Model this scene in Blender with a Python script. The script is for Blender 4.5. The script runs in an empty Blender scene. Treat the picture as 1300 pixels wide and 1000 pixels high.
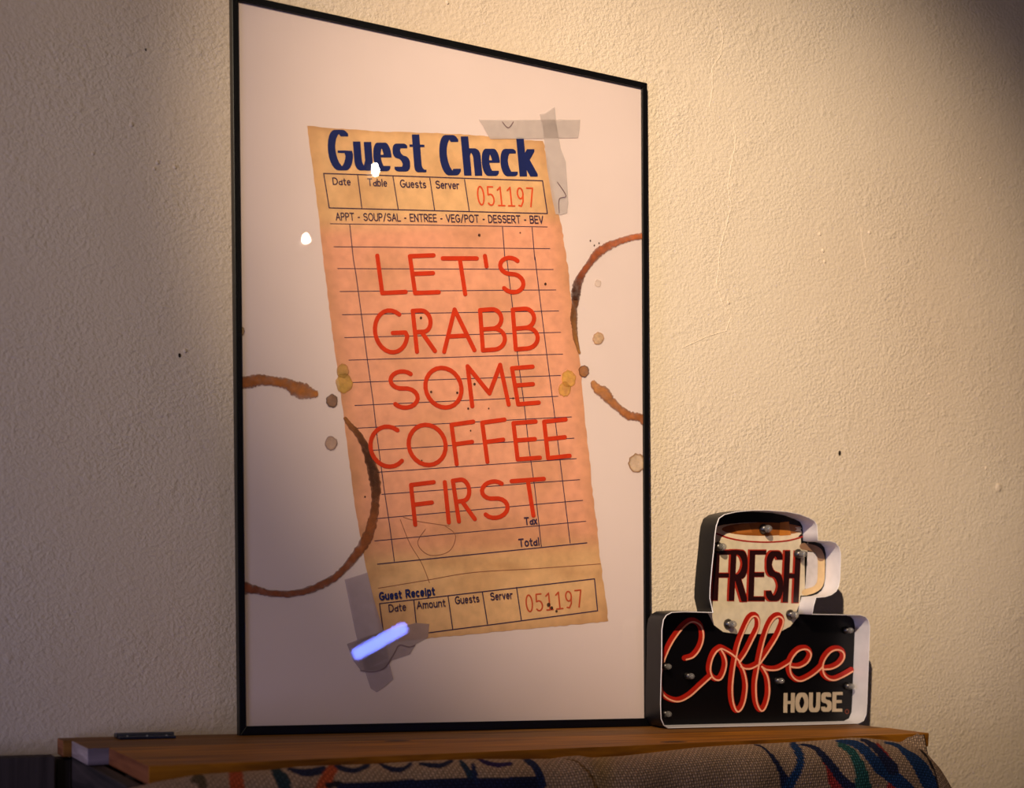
import bpy, bmesh, math, random
from math import sin, cos, pi, radians
from mathutils import Vector, Matrix
random.seed(7)
scn = bpy.context.scene
col = scn.collection

# ------------------------------------------------------------------ camera
F_PX, CY = 1903.81, 908.45
CAM = Vector((-0.58264, -1.79206, 0.19906))
YAW, PITCH, ROLL, LEAN = 0.494435, -0.088233, 0.029290, 0.076497
fwd = Vector((sin(YAW)*cos(PITCH), cos(YAW)*cos(PITCH), sin(PITCH)))
rt = Vector((cos(YAW), -sin(YAW), 0)); up = rt.cross(fwd)
r_ = rt*cos(ROLL)+up*sin(ROLL); u_ = -rt*sin(ROLL)+up*cos(ROLL)
cd = bpy.data.cameras.new('camera'); cam = bpy.data.objects.new('camera', cd); col.objects.link(cam)
M = Matrix((r_, u_, -fwd)).transposed().to_4x4(); M.translation = CAM
cam.matrix_world = M
cd.sensor_fit = 'HORIZONTAL'; cd.sensor_width = 36; cd.lens = F_PX*36/1300
cd.shift_y = (CY-500)/1300; cd.clip_start = .05
cd.dof.use_dof = True; cd.dof.focus_distance = 2.05; cd.dof.aperture_fstop = 4.0
scn.camera = cam

# ------------------------------------------------------------------ world, lights, exposure
w = bpy.data.worlds.new('world'); scn.world = w; w.use_nodes = True
w.node_tree.nodes['Background'].inputs[0].default_value = (.55, .42, .40, 1)
w.node_tree.nodes['Background'].inputs[1].default_value = .05
vs = scn.view_settings; vs.view_transform = 'Standard'; vs.look = 'None'; vs.gamma = 1
vs.use_curve_mapping = False; vs.exposure = 0.0

def aim(o, target):
    o.rotation_euler = (Vector(target)-o.location).to_track_quat('-Z', 'Y').to_euler()
def spot(name, loc, target, energy, colr, size, blend, soft):
    d = bpy.data.lights.new(name, 'SPOT'); d.energy = energy; d.color = colr
    d.spot_size = radians(size); d.spot_blend = blend; d.shadow_soft_size = soft
    o = bpy.data.objects.new(name, d); col.objects.link(o); o.location = loc; aim(o, target); return o
def area(name, loc, target, energy, colr, sx, sy):
    d = bpy.data.lights.new(name, 'AREA'); d.shape = 'RECTANGLE'; d.size = sx; d.size_y = sy
    d.energy = energy; d.color = colr
    o = bpy.data.objects.new(name, d); col.objects.link(o); o.location = loc; aim(o, target); return o
WARM = (1, .81, .58); COOL = (.52, .56, 1)
LAMPS = [Vector((0.769, -1.70, 1.324)), Vector((0.936, -1.63, 1.501))]
spot('warm_key_light', (-1.18, -2.2, 1.95), (0.72, .07, .59), 500, WARM, 27.5, 1.0, .02)
spot('warm_spill_light', (-1.18, -2.2, 1.97), (0.50, .07, .50), 66, WARM, 44, 1.0, .03)
area('cool_window_light', (-2.3, -1.3, -.05), (.4, 0, .0), 17, COOL, .9, .9)

# ------------------------------------------------------------------ measuring: photograph point -> point on a plane
def ray(px, py):
    return (r_*((px-650)/F_PX) - u_*((py-CY)/F_PX) + fwd)
def on_plane(px, py, n, d):
    D = ray(px, py); t = (d-n.dot(CAM))/n.dot(D); return CAM+D*t
def to_px(P):
    v = P-CAM; z = v.dot(fwd); return 650+F_PX*v.dot(r_)/z, CY-F_PX*v.dot(u_)/z
PN = Vector((0, -cos(LEAN), sin(LEAN))); PU = Vector((0, sin(LEAN), cos(LEAN)))
SHEET_D = 0.004                                  # print lies this far behind the front of the frame
def on_print(px, py):                            # -> local (x, y) on the print
    P = on_plane(px, py, PN, -SHEET_D); return P.x, P.dot(PU)
SY_FRONT, SY_BACK = -0.040, -0.0065
def on_sign(px, py, y=SY_BACK):
    P = on_plane(px, py, Vector((0, 1, 0)), y); return P.x, P.z

# ------------------------------------------------------------------ materials
def lin(c):
    return tuple(((v/255)/12.92 if v/255 <= .04045 else (((v/255)+.055)/1.055)**2.4) for v in c[:3])
def mat(name):
    m = bpy.data.materials.new(name); m.use_nodes = True
    nt = m.node_tree; return m, nt, nt.nodes['Principled BSDF']
def N(nt, t, **kw):
    n = nt.nodes.new(t)
    for k, v in kw.items(): setattr(n, k, v)
    return n
def simple(name, rgb, rough=.5, metal=0, spec=.5, var=.12, scale=60, bump=0):
    m, nt, b = mat(name); c = lin(rgb)
    tc = N(nt, 'ShaderNodeTexCoord'); no = N(nt, 'ShaderNodeTexNoise'); no.inputs['Scale'].default_value = scale
    nt.links.new(tc.outputs['Object'], no.inputs['Vector'])
    rp = N(nt, 'ShaderNodeValToRGB')
    rp.color_ramp.elements[0].position = .3; rp.color_ramp.elements[1].position = .7
    rp.color_ramp.elements[0].color = (*[v*(1-var) for v in c], 1); rp.color_ramp.elements[1].color = (*[min(1, v*(1+var)) for v in c], 1)
    nt.links.new(no.outputs['Fac'], rp.inputs[0]); nt.links.new(rp.outputs[0], b.inputs['Base Color'])
    b.inputs['Roughness'].default_value = rough; b.inputs['Metallic'].default_value = metal
    b.inputs['Specular IOR Level'].default_value = spec
    if bump:
        bp = N(nt, 'ShaderNodeBump'); bp.inputs['Strength'].default_value = bump; bp.inputs['Distance'].default_value = .001
        nt.links.new(no.outputs['Fac'], bp.inputs['Height']); nt.links.new(bp.outputs[0], b.inputs['Normal'])
    return m
def painted(name, rough=.6, var=.1, scale=90, alpha=True, spec=.3, speck=0, edge=False):
    """print: colour and opacity from the layer's own colour attribute, broken up by procedural noise"""
    m, nt, b = mat(name)
    at = N(nt, 'ShaderNodeVertexColor', layer_name='Col')
    tc = N(nt, 'ShaderNodeTexCoord'); no = N(nt, 'ShaderNodeTexNoise'); no.inputs['Scale'].default_value = scale; no.inputs['Detail'].default_value = 6
    nt.links.new(tc.outputs['Object'], no.inputs['Vector'])
    mr = N(nt, 'ShaderNodeMapRange'); mr.inputs[1].default_value = .3; mr.inputs[2].default_value = .7
    mr.inputs[3].default_value = 1-var; mr.inputs[4].default_value = 1+var
    nt.links.new(no.outputs['Fac'], mr.inputs[0])
    mx = N(nt, 'ShaderNodeVectorMath', operation='SCALE'); nt.links.new(at.outputs['Color'], mx.inputs[0]); nt.links.new(mr.outputs[0], mx.inputs['Scale'])
    nt.links.new(mx.outputs[0], b.inputs['Base Color'])
    b.inputs['Roughness'].default_value = rough; b.inputs['Specular IOR Level'].default_value = spec
    if alpha:
        if edge:
            n2 = N(nt, 'ShaderNodeTexNoise'); n2.inputs['Scale'].default_value = 130; n2.inputs['Detail'].default_value = 4
            nt.links.new(tc.outputs['Object'], n2.inputs['Vector'])
            m2 = N(nt, 'ShaderNodeMapRange'); m2.inputs[1].default_value = .3; m2.inputs[2].default_value = .6; m2.inputs[3].default_value = .7; m2.inputs[4].default_value = 1
            nt.links.new(n2.outputs['Fac'], m2.inputs[0])
            mm = N(nt, 'ShaderNodeMath', operation='MULTIPLY'); nt.links.new(at.outputs['Alpha'], mm.inputs[0]); nt.links.new(m2.outputs[0], mm.inputs[1])
            nt.links.new(mm.outputs[0], b.inputs['Alpha'])
        else: nt.links.new(at.outputs['Alpha'], b.inputs['Alpha'])
    return m

# plaster wall
WALL, nt, b = mat('painted_plaster')
tc = N(nt, 'ShaderNodeTexCoord')
n1 = N(nt, 'ShaderNodeTexNoise'); n1.inputs['Scale'].default_value = 1.8; n1.inputs['Detail'].default_value = 3
n2 = N(nt, 'ShaderNodeTexNoise'); n2.inputs['Scale'].default_value = 235; n2.inputs['Detail'].default_value = 3; n2.inputs['Roughness'].default_value = .55
n3 = N(nt, 'ShaderNodeTexVoronoi'); n3.inputs['Scale'].default_value = 62
n4 = N(nt, 'ShaderNodeTexNoise'); n4.inputs['Scale'].default_value = 22; n4.inputs['Detail'].default_value = 2
n5 = N(nt, 'ShaderNodeTexNoise'); n5.inputs['Scale'].default_value = 7; n5.inputs['Detail'].default_value = 2
mp = N(nt, 'ShaderNodeMapping'); mp.inputs['Rotation'].default_value = (0, .6, 0); mp.inputs['Scale'].default_value = (.9, 1, 1)
nt.links.new(tc.outputs['Object'], mp.inputs[0])
for n in (n1, n2, n3, n4, n5): nt.links.new(mp.outputs[0], n.inputs['Vector'])
rp = N(nt, 'ShaderNodeValToRGB'); rp.color_ramp.elements[0].position = .35; rp.color_ramp.elements[1].position = .65
rp.color_ramp.elements[0].color = (*lin((230, 207, 181)), 1); rp.color_ramp.elements[1].color = (*lin((240, 220, 195)), 1)
nt.links.new(n1.outputs['Fac'], rp.inputs[0]); nt.links.new(rp.outputs[0], b.inputs['Base Color'])
b.inputs['Roughness'].default_value = .55; b.inputs['Specular IOR Level'].default_value = .35
v3 = N(nt, 'ShaderNodeMapRange'); v3.inputs[1].default_value = .0; v3.inputs[2].default_value = .55; v3.inputs[3].default_value = 1; v3.inputs[4].default_value = 0
v3.interpolation_type = 'SMOOTHSTEP'
nt.links.new(n3.outputs['Distance'], v3.inputs[0])
gt = N(nt, 'ShaderNodeMapRange'); gt.inputs[1].default_value = .45; gt.inputs[2].default_value = .62
nt.links.new(n4.outputs['Fac'], gt.inputs[0])
ml = N(nt, 'ShaderNodeMath', operation='MULTIPLY'); nt.links.new(v3.outputs[0], ml.inputs[0]); nt.links.new(gt.outputs[0], ml.inputs[1])
a1 = N(nt, 'ShaderNodeMath', operation='MULTIPLY_ADD'); a1.inputs[1].default_value = .55
n2s = N(nt, 'ShaderNodeMath', operation='MULTIPLY'); n2s.inputs[1].default_value = 1.9; nt.links.new(n2.outputs['Fac'], n2s.inputs[0])
nt.links.new(ml.outputs[0], a1.inputs[0]); nt.links.new(n2s.outputs[0], a1.inputs[2])
a2 = N(nt, 'ShaderNodeMath', operation='MULTIPLY_ADD'); a2.inputs[1].default_value = .9
nt.links.new(n4.outputs['Fac'], a2.inputs[0]); nt.links.new(a1.outputs[0], a2.inputs[2])
a3 = N(nt, 'ShaderNodeMath', operation='MULTIPLY_ADD'); a3.inputs[1].default_value = 1.6
nt.links.new(n5.outputs['Fac'], a3.inputs[0]); nt.links.new(a2.outputs[0], a3.inputs[2])
bp = N(nt, 'ShaderNodeBump'); bp.inputs['Strength'].default_value = .9
ms = N(nt, 'ShaderNodeMapRange'); ms.inputs[1].default_value = .4; ms.inputs[2].default_value = .62; ms.inputs[3].default_value = .0009; ms.inputs[4].default_value = .0015
nt.links.new(n5.outputs['Fac'], ms.inputs[0]); nt.links.new(ms.outputs[0], bp.inputs['Distance'])
nt.links.new(a3.outputs[0], bp.inputs['Height']); nt.links.new(bp.outputs[0], b.inputs['Normal'])

def wood(name, c0, c1, rough=.6, axis=0, scale=14, bump=.5):
    m, nt, b = mat(name)
    tc = N(nt, 'ShaderNodeTexCoord'); mp = N(nt, 'ShaderNodeMapping')
    s = [scale*6]*3; s[axis] = scale*.35; mp.inputs['Scale'].default_value = s
    nt.links.new(tc.outputs['Object'], mp.inputs[0])
    no = N(nt, 'ShaderNodeTexNoise'); no.inputs['Scale'].default_value = 1; no.inputs['Detail'].default_value = 7; no.inputs['Distortion'].default_value = .6
    nt.links.new(mp.outputs[0], no.inputs['Vector'])
    rp = N(nt, 'ShaderNodeValToRGB'); rp.color_ramp.elements[0].position = .32; rp.color_ramp.elements[1].position = .68
    rp.color_ramp.elements[0].color = (*lin(c0), 1); rp.color_ramp.elements[1].color = (*lin(c1), 1)
    nt.links.new(no.outputs['Fac'], rp.inputs[0]); nt.links.new(rp.outputs[0], b.inputs['Base Color'])
    b.inputs['Roughness'].default_value = rough; b.inputs['Specular IOR Level'].default_value = .3
    bp = N(nt, 'ShaderNodeBump'); bp.inputs['Strength'].default_value = bump; bp.inputs['Distance'].default_value = .001
    nt.links.new(no.outputs['Fac'], bp.inputs['Height']); nt.links.new(bp.outputs[0], b.inputs['Normal'])
    return m
OAK = wood('oiled_pine', (112, 64, 6), (190, 120, 22))
PINE = wood('brown_pine', (92, 56, 20), (154, 102, 42))
ENDG = wood('pale_end_grain', (120, 95, 92), (205, 180, 170), axis=1, scale=22)
ENDO = wood('orange_end_grain', (120, 62, 30), (176, 104, 60), axis=1, scale=18)
DARKW = wood('weathered_dark_wood', (30, 23, 22), (88, 72, 66), rough=.8, axis=1, scale=12, bump=1)
DARKV = wood('weathered_upright_wood', (26, 20, 20), (72, 60, 58), rough=.8, axis=2, scale=12, bump=1)
BLACK = simple('satin_black_wood', (9, 8, 10), .38, spec=.3)
BACKC = simple('charcoal_backing', (30, 25, 24), .8, spec=.2)
PAPERW = simple('poster_paper', (236, 214, 206), .65, scale=9, var=.02, spec=.2)
TINOUT = simple('black_tin', (17, 16, 20), .42, spec=.4)
TININ = simple('white_enamel', (232, 226, 228), .4, spec=.5, var=.04)
PRINT = painted('ink_print', alpha=False)
PRINTA = painted('translucent_print', alpha=True, var=.06)
STAIN = painted('coffee_stain', alpha=True, var=.25, scale=110, edge=True)
RECEIPT = painted('aged_receipt_paper', alpha=False, var=.10, scale=75)
TINPR = painted('tin_print', alpha=False, rough=.35, var=.10, scale=70, spec=.45)
METAL = simple('dull_metal', (110, 112, 125), .35, metal=.9)
CHROME = simple('bulb_socket_metal', (96, 92, 90), .35, metal=1)
BLUEM = simple('blued_steel', (50, 56, 78), .4, metal=.5, scale=30, var=.3)

GLASS, nt, b = mat('poster_acrylic')
for n in list(nt.nodes): nt.nodes.remove(n)
out = N(nt, 'ShaderNodeOutputMaterial'); tr = N(nt, 'ShaderNodeBsdfTransparent'); gl = N(nt, 'ShaderNodeBsdfGlossy')
gl.inputs['Roughness'].default_value = 0; gl.inputs['Color'].default_value = (1, 1, 1, 1)
lw = N(nt, 'ShaderNodeLayerWeight'); lw.inputs['Blend'].default_value = .5
pw = N(nt, 'ShaderNodeMath', operation='POWER'); pw.inputs[1].default_value = 5; nt.links.new(lw.outputs['Facing'], pw.inputs[0])
fr = N(nt, 'ShaderNodeMath', operation='MULTIPLY_ADD'); fr.inputs[1].default_value = .9; fr.inputs[2].default_value = .04; nt.links.new(pw.outputs[0], fr.inputs[0])
mx = N(nt, 'ShaderNodeMixShader')
nt.links.new(fr.outputs[0], mx.inputs[0]); nt.links.new(tr.outputs[0], mx.inputs[1]); nt.links.new(gl.outputs[0], mx.inputs[2]); nt.links.new(mx.outputs[0], out.inputs[0])

BULB, nt, b = mat('clear_bulb_glass')
b.inputs['Base Color'].default_value = (.30, .28, .27, 1); b.inputs['Roughness'].default_value = .1
b.inputs['Alpha'].default_value = .5; b.inputs['Specular IOR Level'].default_value = 1

def emit(name, rgb, s):
    m, nt, b = mat(name); b.inputs['Base Color'].default_value = (*lin(rgb), 1)
    b.inputs['Emission Color'].default_value = (*lin(rgb), 1); b.inputs['Emission Strength'].default_value = s; return m
LAMPE = emit('lit_lamp', (255, 226, 200), 260)
TUBEE = emit('daylight_gap', (105, 125, 255), 26)

# ------------------------------------------------------------------ building helpers
def tag(o, label=None, cat=None, group=None, kind=None):
    if label: o['label'] = label
    if cat: o['category'] = cat
    if group: o['group'] = group
    if kind: o['kind'] = kind
    return o
def empty(name, loc, label, cat, group=None):
    o = bpy.data.objects.new(name, None); o.location = loc; col.objects.link(o)
    o.empty_display_size = .02
    return tag(o, label, cat, group)
def link(name, me, m, parent=None, loc=None, label=None):
    o = bpy.data.objects.new(name, me)
    if m is not None: me.materials.append(m)
    col.objects.link(o)
    if parent: o.parent = parent
    if loc is not None: o.location = loc
    if label: o['label'] = label
    return o
def pyd(name, verts, faces, m, parent=None, cols=None, smooth=False, label=None, loc=None):
    me = bpy.data.meshes.new(name); me.from_pydata([tuple(v) for v in verts], [], faces); me.update()
    if cols is not None:
        a = me.color_attributes.new('Col', 'FLOAT_COLOR', 'POINT')
        flat = []
        for c in cols: flat += [*lin(c), c[3] if len(c) > 3 else 1]
        a.data.foreach_set('color', flat)
    if smooth: me.polygons.foreach_set('use_smooth', [True]*len(me.polygons))
    return link(name, me, m, parent, loc, label)
def fin(bm, name, m, parent=None, loc=None, bevel=0, smooth=False, label=None):
    if bevel: bmesh.ops.bevel(bm, geom=list(bm.edges), offset=bevel, segments=2, affect='EDGES', profile=.5)
    bmesh.ops.recalc_face_normals(bm, faces=bm.faces)
    me = bpy.data.meshes.new(name); bm.to_mesh(me); bm.free()
    if smooth: me.polygons.foreach_set('use_smooth', [True]*len(me.polygons))
    return link(name, me, m, parent, loc, label)
def prism(pts, z0, z1, frame=lambda x, y, z: (x, y, z)):
    bm = bmesh.new(); n = len(pts)
    a = [bm.verts.new(frame(x, y, z0)) for x, y in pts]; c = [bm.verts.new(frame(x, y, z1)) for x, y in pts]
    bm.faces.new(a); bm.faces.new(c[::-1])
    for i in range(n): bm.faces.new((a[i], a[(i+1) % n], c[(i+1) % n], c[i]))
    return bm
def lathe(prof, seg=16, axis='z'):
    bm = bmesh.new(); rings = []
    for r, z in prof:
        if r < 1e-6: rings.append([bm.verts.new((0, 0, z))]); continue
        rings.append([bm.verts.new((r*cos(2*pi*k/seg), r*sin(2*pi*k/seg), z)) for k in range(seg)])
    for A, B in zip(rings, rings[1:]):
        for k in range(seg):
            k2 = (k+1) % seg
            if len(A) == 1 and len(B) == 1: continue
            if len(A) == 1: bm.faces.new((A[0], B[k], B[k2]))
            elif len(B) == 1: bm.faces.new((A[k], A[k2], B[0]))
            else: bm.faces.new((A[k], A[k2], B[k2], B[k]))
    return bm
def hull(pts):
    pts = sorted(set((round(x, 7), round(y, 7)) for x, y in pts))
    def half(ps):
        h = []
        for p in ps:
            while len(h) > 1 and (h[-1][0]-h[-2][0])*(p[1]-h[-2][1])-(h[-1][1]-h[-2][1])*(p[0]-h[-2][0]) <= 0: h.pop()
            h.append(p)
        return h
    a = half(pts); b = half(pts[::-1]); return a[:-1]+b[:-1]

class Ink:
    """collects flat inked shapes lying on one sheet: points are photograph points, put on the sheet by fn"""
    sub = 0
    def __init__(s, fn, place): s.fn = fn; s.place = place; s.v = []; s.f = []; s.c = []
    def poly(s, pts, c, h=0, tile=False):
        h += 0 if tile else len(s.f)*1.2e-6; q = [s.fn(*p) for p in pts]; i = len(s.v)
        s.v += [s.place(x, y, h) for x, y in q]; s.f.append(list(range(i, i+len(q)))); s.c += [c]*len(q)
    def stroke(s, pts, rx, ry, c, h=0, n=12):
        # pen is an ellipse rx, ry in photograph pixels
        pen = [(rx*cos(2*pi*k/n), ry*sin(2*pi*k/n)) for k in range(n)] if n > 4 else [(rx, ry), (-rx, ry), (-rx, -ry), (rx, -ry)]
        if len(pts) == 1: pts = [pts[0], pts[0]]
        if s.sub > 1:
            q = []
            for (x0, y0), (x1, y1) in zip(pts, pts[1:]):
                k = max(1, int(math.hypot(x1-x0, y1-y0)/s.sub)); q += [(x0+(x1-x0)*j/k, y0+(y1-y0)*j/k) for j in range(k)]
            pts = q+[pts[-1]]
        for (x0, y0), (x1, y1) in zip(pts, pts[1:]):
            s.poly(hull([(x0+a, y0+b) for a, b in pen]+[(x1+a, y1+b) for a, b in pen]), c, h)
    def ribbon(s, pts, cfun, h=0, jit=.12, cross=4):
        # pts (x, y, width); a band of changing width with its own edge colour
        P = spline(pts, 8); n = len(P); L = []
        for i, (x, y, wd) in enumerate(P):
            x0, y0, _ = P[max(0, i-1)]; x1, y1, _ = P[min(n-1, i+1)]
            d = math.hypot(x1-x0, y1-y0) or 1; nx, ny = -(y1-y0)/d, (x1-x0)/d
            wa = wd/2*(1+random.uniform(-jit, jit)); wb = wd/2*(1+random.uniform(-jit, jit))
            if i in (0, n-1): wa *= .3; wb *= .3
            L.append([(x+nx*(wa+(-wb-wa)*k/cross), y+ny*(wa+(-wb-wa)*k/cross)) for k in range(cross+1)])
        base = len(s.v)
        for i, row in enumerate(L):
            for k, (x, y) in enumerate(row):
                s.v.append(s.place(*s.fn(x, y), h)); s.c.append(cfun(i/(n-1), k/cross))
        for i in range(n-1):
            for k in range(cross):
                a = base+i*(cross+1)+k; s.f.append([a, a+1, a+cross+2, a+cross+1])
    def blob(s, cx, cy, r, cin, cout, h=0, asp=1.15, jit=.08, hollow=.75):
        n = 22; base = len(s.v); rr = [1+random.uniform(-jit, jit) for _ in range(n)]
        s.v.append(s.place(*s.fn(cx, cy), h)); s.c.append(cin)
        for q, c in ((hollow, cin), (.92, cout), (1, (*cout[:3], cout[3]*.5))):
            for k in range(n):
                a = 2*pi*k/n; s.v.append(s.place(*s.fn(cx+r*q*rr[k]*cos(a), cy+r*q*rr[k]*asp*sin(a)), h)); s.c.append(c)
        for k in range(n):
            k2 = (k+1) % n; s.f.append([base, base+1+k, base+1+k2])
            for j in range(2): s.f.append([base+1+j*n+k, base+1+(j+1)*n+k, base+1+(j+1)*n+k2, base+1+j*n+k2])
    def build(s, name, m, parent, label=None): return pyd(name, s.v, s.f, m, parent, s.c, label=label)
def spline(P, sub):
    out = []; n = len(P)
    for i in range(n-1):
        p0, p1, p2, p3 = P[max(0, i-1)], P[i], P[i+1], P[min(n-1, i+2)]
        for k in range(sub):
            t = k/sub
            out.append(tuple(.5*((2*b)+(-a+c)*t+(2*a-5*b+4*c-d)*t*t+(-a+3*b-3*c+d)*t**3) for a, b, c, d in zip(p0, p1, p2, p3)))
    out.append(tuple(P[-1])); return out
def arc(cx, cy, rx, ry, a0, a1, n=12):
    return [(cx+rx*cos(radians(a0+(a1-a0)*k/n)), cy+ry*sin(radians(a0+(a1-a0)*k/n))) for k in range(n+1)]
# skeleton letters: x 0..w, y 0..1 (cap height)
S_CAP = arc(.28, .76, .25, .23, 35, 270, 12)[:-1]+arc(.28, .27, .27, .26, 90, -150, 12)
GL = {
 'A': (.62, [[(0, 0), (.31, 1), (.62, 0)], [(.12, .36), (.5, .36)]]),
 'B': (.55, [[(0, 0), (0, 1), (.28, 1)]+arc(.28, .76, .22, .24, 90, -90)+[(0, .52)], [(.28, .52)]+arc(.28, .26, .27, .26, 90, -90)+[(0, 0)]]),
 'C': (.6, [arc(.33, .5, .33, .5, 50, 310, 18)]),
 'D': (.58, [[(0, 0), (0, 1), (.2, 1)]+arc(.2, .5, .38, .5, 90, -90, 14)+[(0, 0)]]),
 'E': (.48, [[(.48, 1), (0, 1), (0, 0), (.48, 0)], [(0, .52), (.42, .52)]]),
 'F': (.46, [[(.46, 1), (0, 1), (0, 0)], [(0, .5), (.38, .5)]]),
 'G': (.62, [arc(.33, .5, .33, .5, 52, 345, 20)+[(.62, .46), (.36, .46)]]),
 'H': (.56, [[(0, 0), (0, 1)], [(.56, 0), (.56, 1)], [(0, .52), (.56, .52)]]),
 'I': (.1, [[(.05, 0), (.05, 1)]]),
 'L': (.46, [[(0, 1), (0, 0), (.46, 0)]]),
 'M': (.76, [[(0, 0), (.04, 1), (.4, .3), (.72, 1), (.76, 0)]]),
 'N': (.56, [[(0, 0), (0, 1), (.56, 0), (.56, 1)]]),
 'O': (.7, [arc(.35, .5, .35, .5, 90, 450, 24)]),
 'P': (.5, [[(0, 0), (0, 1), (.24, 1)]+arc(.24, .74, .25, .26, 90, -90)+[(0, .48)]]),
 'R': (.55, [[(0, 0), (0, 1), (.26, 1)]+arc(.26, .74, .25, .26, 90, -90)+[(.02, .48)], [(.2, .48), (.55, 0)]]),
 'S': (.55, [S_CAP]),
 'T': (.58, [[(0, 1), (.58, 1)], [(.29, 1), (.29, 0)]]),
 'U': (.56, [[(0, 1), (0, .28)]+arc(.28, .28, .28, .28, 180, 360)+[(.56, 1)]]),
 'V': (.6, [[(0, 1), (.3, 0), (.6, 1)]]),
 'Y': (.6, [[(0, 1), (.3, .5), (.6, 1)], [(.3, .5), (.3, 0)]]),
 'a': (.42, [arc(.21, .25, .2, .25, 60, 400, 16), [(.42, .68), (.42, 0)]]),
 'b': (.42, [[(0, 1), (0, 0)], arc(.21, .34, .21, .34, 150, -150, 16)]),
 'c': (.38, [arc(.21, .34, .21, .34, 55, 305, 14)]),
 'e': (.42, [[(.02, .36), (.41, .36)]+arc(.21, .34, .2, .34, 5, 310, 16)]),
 'h': (.4, [[(0, 1), (0, 0)], [(0, .45)]+arc(.2, .48, .2, .2, 170, 0, 8)+[(.4, 0)]]),
 'i': (.08, [[(.04, 0), (.04, .66)], [(.04, .9), (.04, .92)]]),
 'k': (.4, [[(0, 1), (0, 0)], [(.36, .68), (.03, .3)], [(.13, .42), (.4, 0)]]),
 'l': (.08, [[(.04, 0), (.04, 1)]]),
 'm': (.62, [[(0, .68), (0, 0)]]+[[(0, .48)]+arc(.155, .5, .155, .17, 170, 0, 8)+[(.31, 0)], [(.31, .48)]+arc(.465, .5, .155, .17, 170, 0, 8)+[(.62, 0)]]),
 'n': (.4, [[(0, .68), (0, 0)], [(0, .45)]+arc(.2, .48, .2, .2, 170, 0, 8)+[(.4, 0)]]),
 'o': (.44, [arc(.22, .34, .22, .34, 90, 450, 18)]),
 'p': (.42, [[(0, .68), (0, -.28)], arc(.21, .34, .21, .34, 150, -150, 16)]),
 'r': (.26, [[(0, .68), (0, 0)], [(0, .42)]+arc(.2, .44, .2, .22, 170, 70, 6)]),
 's': (.36, [arc(.18, .51, .16, .16, 40, 270, 9)[:-1]+arc(.18, .18, .18, .17, 90, -140, 9)]),
 't': (.28, [[(.12, .92), (.12, .14)]+arc(.24, .14, .12, .13, 180, 290, 5), [(0, .66), (.28, .66)]]),
 'u': (.4, [[(0, .68), (0, .24)]+arc(.19, .22, .19, .22, 180, 350, 8), [(.4, .68), (.4, 0)]]),
 'v': (.4, [[(0, .68), (.2, 0), (.4, .68)]]),
 'x': (.38, [[(0, .68), (.38, 0)], [(.38, .68), (0, 0)]]),
 '-': (.26, [[(.02, .42), (.24, .42)]]), '/': (.4, [[(0, -.05), (.38, 1.05)]]), "'": (.1, [[(.08, 1), (.03, .72)]]), ' ': (.25, []),
 '0': (.5, [arc(.25, .5, .22, .5, 90, 450, 20)]),
 '5': (.5, [[(.44, 1), (.08, 1), (.06, .56)]+arc(.22, .3, .24, .3, 115, -140, 12)]),
 '1': (.5, [[(.06, .84), (.27, 1), (.27, 0)], [(.04, 0), (.48, 0)]]),
 '9': (.5, [arc(.25, .7, .2, .29, -10, 350, 16), [(.45, .7), (.4, .25), (.24, 0), (.08, .04)]]),
 '7': (.5, [[(.04, 1), (.46, 1), (.22, 0)]]),
}
def letter(ink, ch, bl, br, tl, rx, ry, c, h=0, grow=0, pen=12):
    wd, st = GL[ch]; wd = max(wd, .01)
    ux = ((br[0]-bl[0])/wd, (br[1]-bl[1])/wd); uy = (tl[0]-bl[0], tl[1]-bl[1])
    for s in st:
        ink.stroke([(bl[0]+x*ux[0]+y*uy[0], bl[1]+x*ux[1]+y*uy[1]) for x, y in s], rx+grow, ry+grow, c, h, pen)
def text(ink, s, bl, br, tl, rx, ry, c, h=0, gap=.16, dx=0, dy=0, grow=0, pen=10):
    tot = sum(GL[k][0] for k in s)+gap*(len(s)-1)
    ex = ((br[0]-bl[0])/tot, (br[1]-bl[1])/tot); uy = (tl[0]-bl[0], tl[1]-bl[1]); x = 0
    for k in s:
        wd, st = GL[k]
        for q in st:
            ink.stroke([(bl[0]+dx+(x+a)*ex[0]+b*uy[0], bl[1]+dy+(x+a)*ex[1]+b*uy[1]) for a, b in q], rx+grow, ry+grow, c, h, pen)
        x += wd+gap

# ------------------------------------------------------------------ structure: plaster wall, floor
def wall_y(z):                                    # the old wall leans back a little above the shelf
    k = .02; s = k*math.log1p(math.exp(min(40, z/k))) if z/k < 40 else z
    return .040+.046*s
zs = [-.85, -.5, -.2, -.1, -.07, -.05, -.035, -.02, -.01, 0, .01, .02, .035, .05, .07, .1, .2, .5, 1, 1.5, 2.1]
xs = [-2.2+i*.25 for i in range(22)]
V = [(x, wall_y(z), z) for z in zs for x in xs]; nx = len(xs)
Fc = [(j*nx+i, j*nx+i+1, (j+1)*nx+i+1, (j+1)*nx+i) for j in range(len(zs)-1) for i in range(nx-1)]
wall = pyd('wall_back', V, Fc, WALL, smooth=True, label='cream painted rough plaster wall')
wall['kind'] = 'structure'
CRACK = simple('raised_crack_paint', (240, 228, 205), .5, var=.04)
HOLE = simple('nail_hole_dark', (40, 26, 16), .9)
def on_wall(px, py):
    P = on_plane(px, py, Vector((0, -cos(.046), sin(.046))), -.0395*cos(.046)); return Vector((P.x, wall_y(P.z), P.z))
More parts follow.
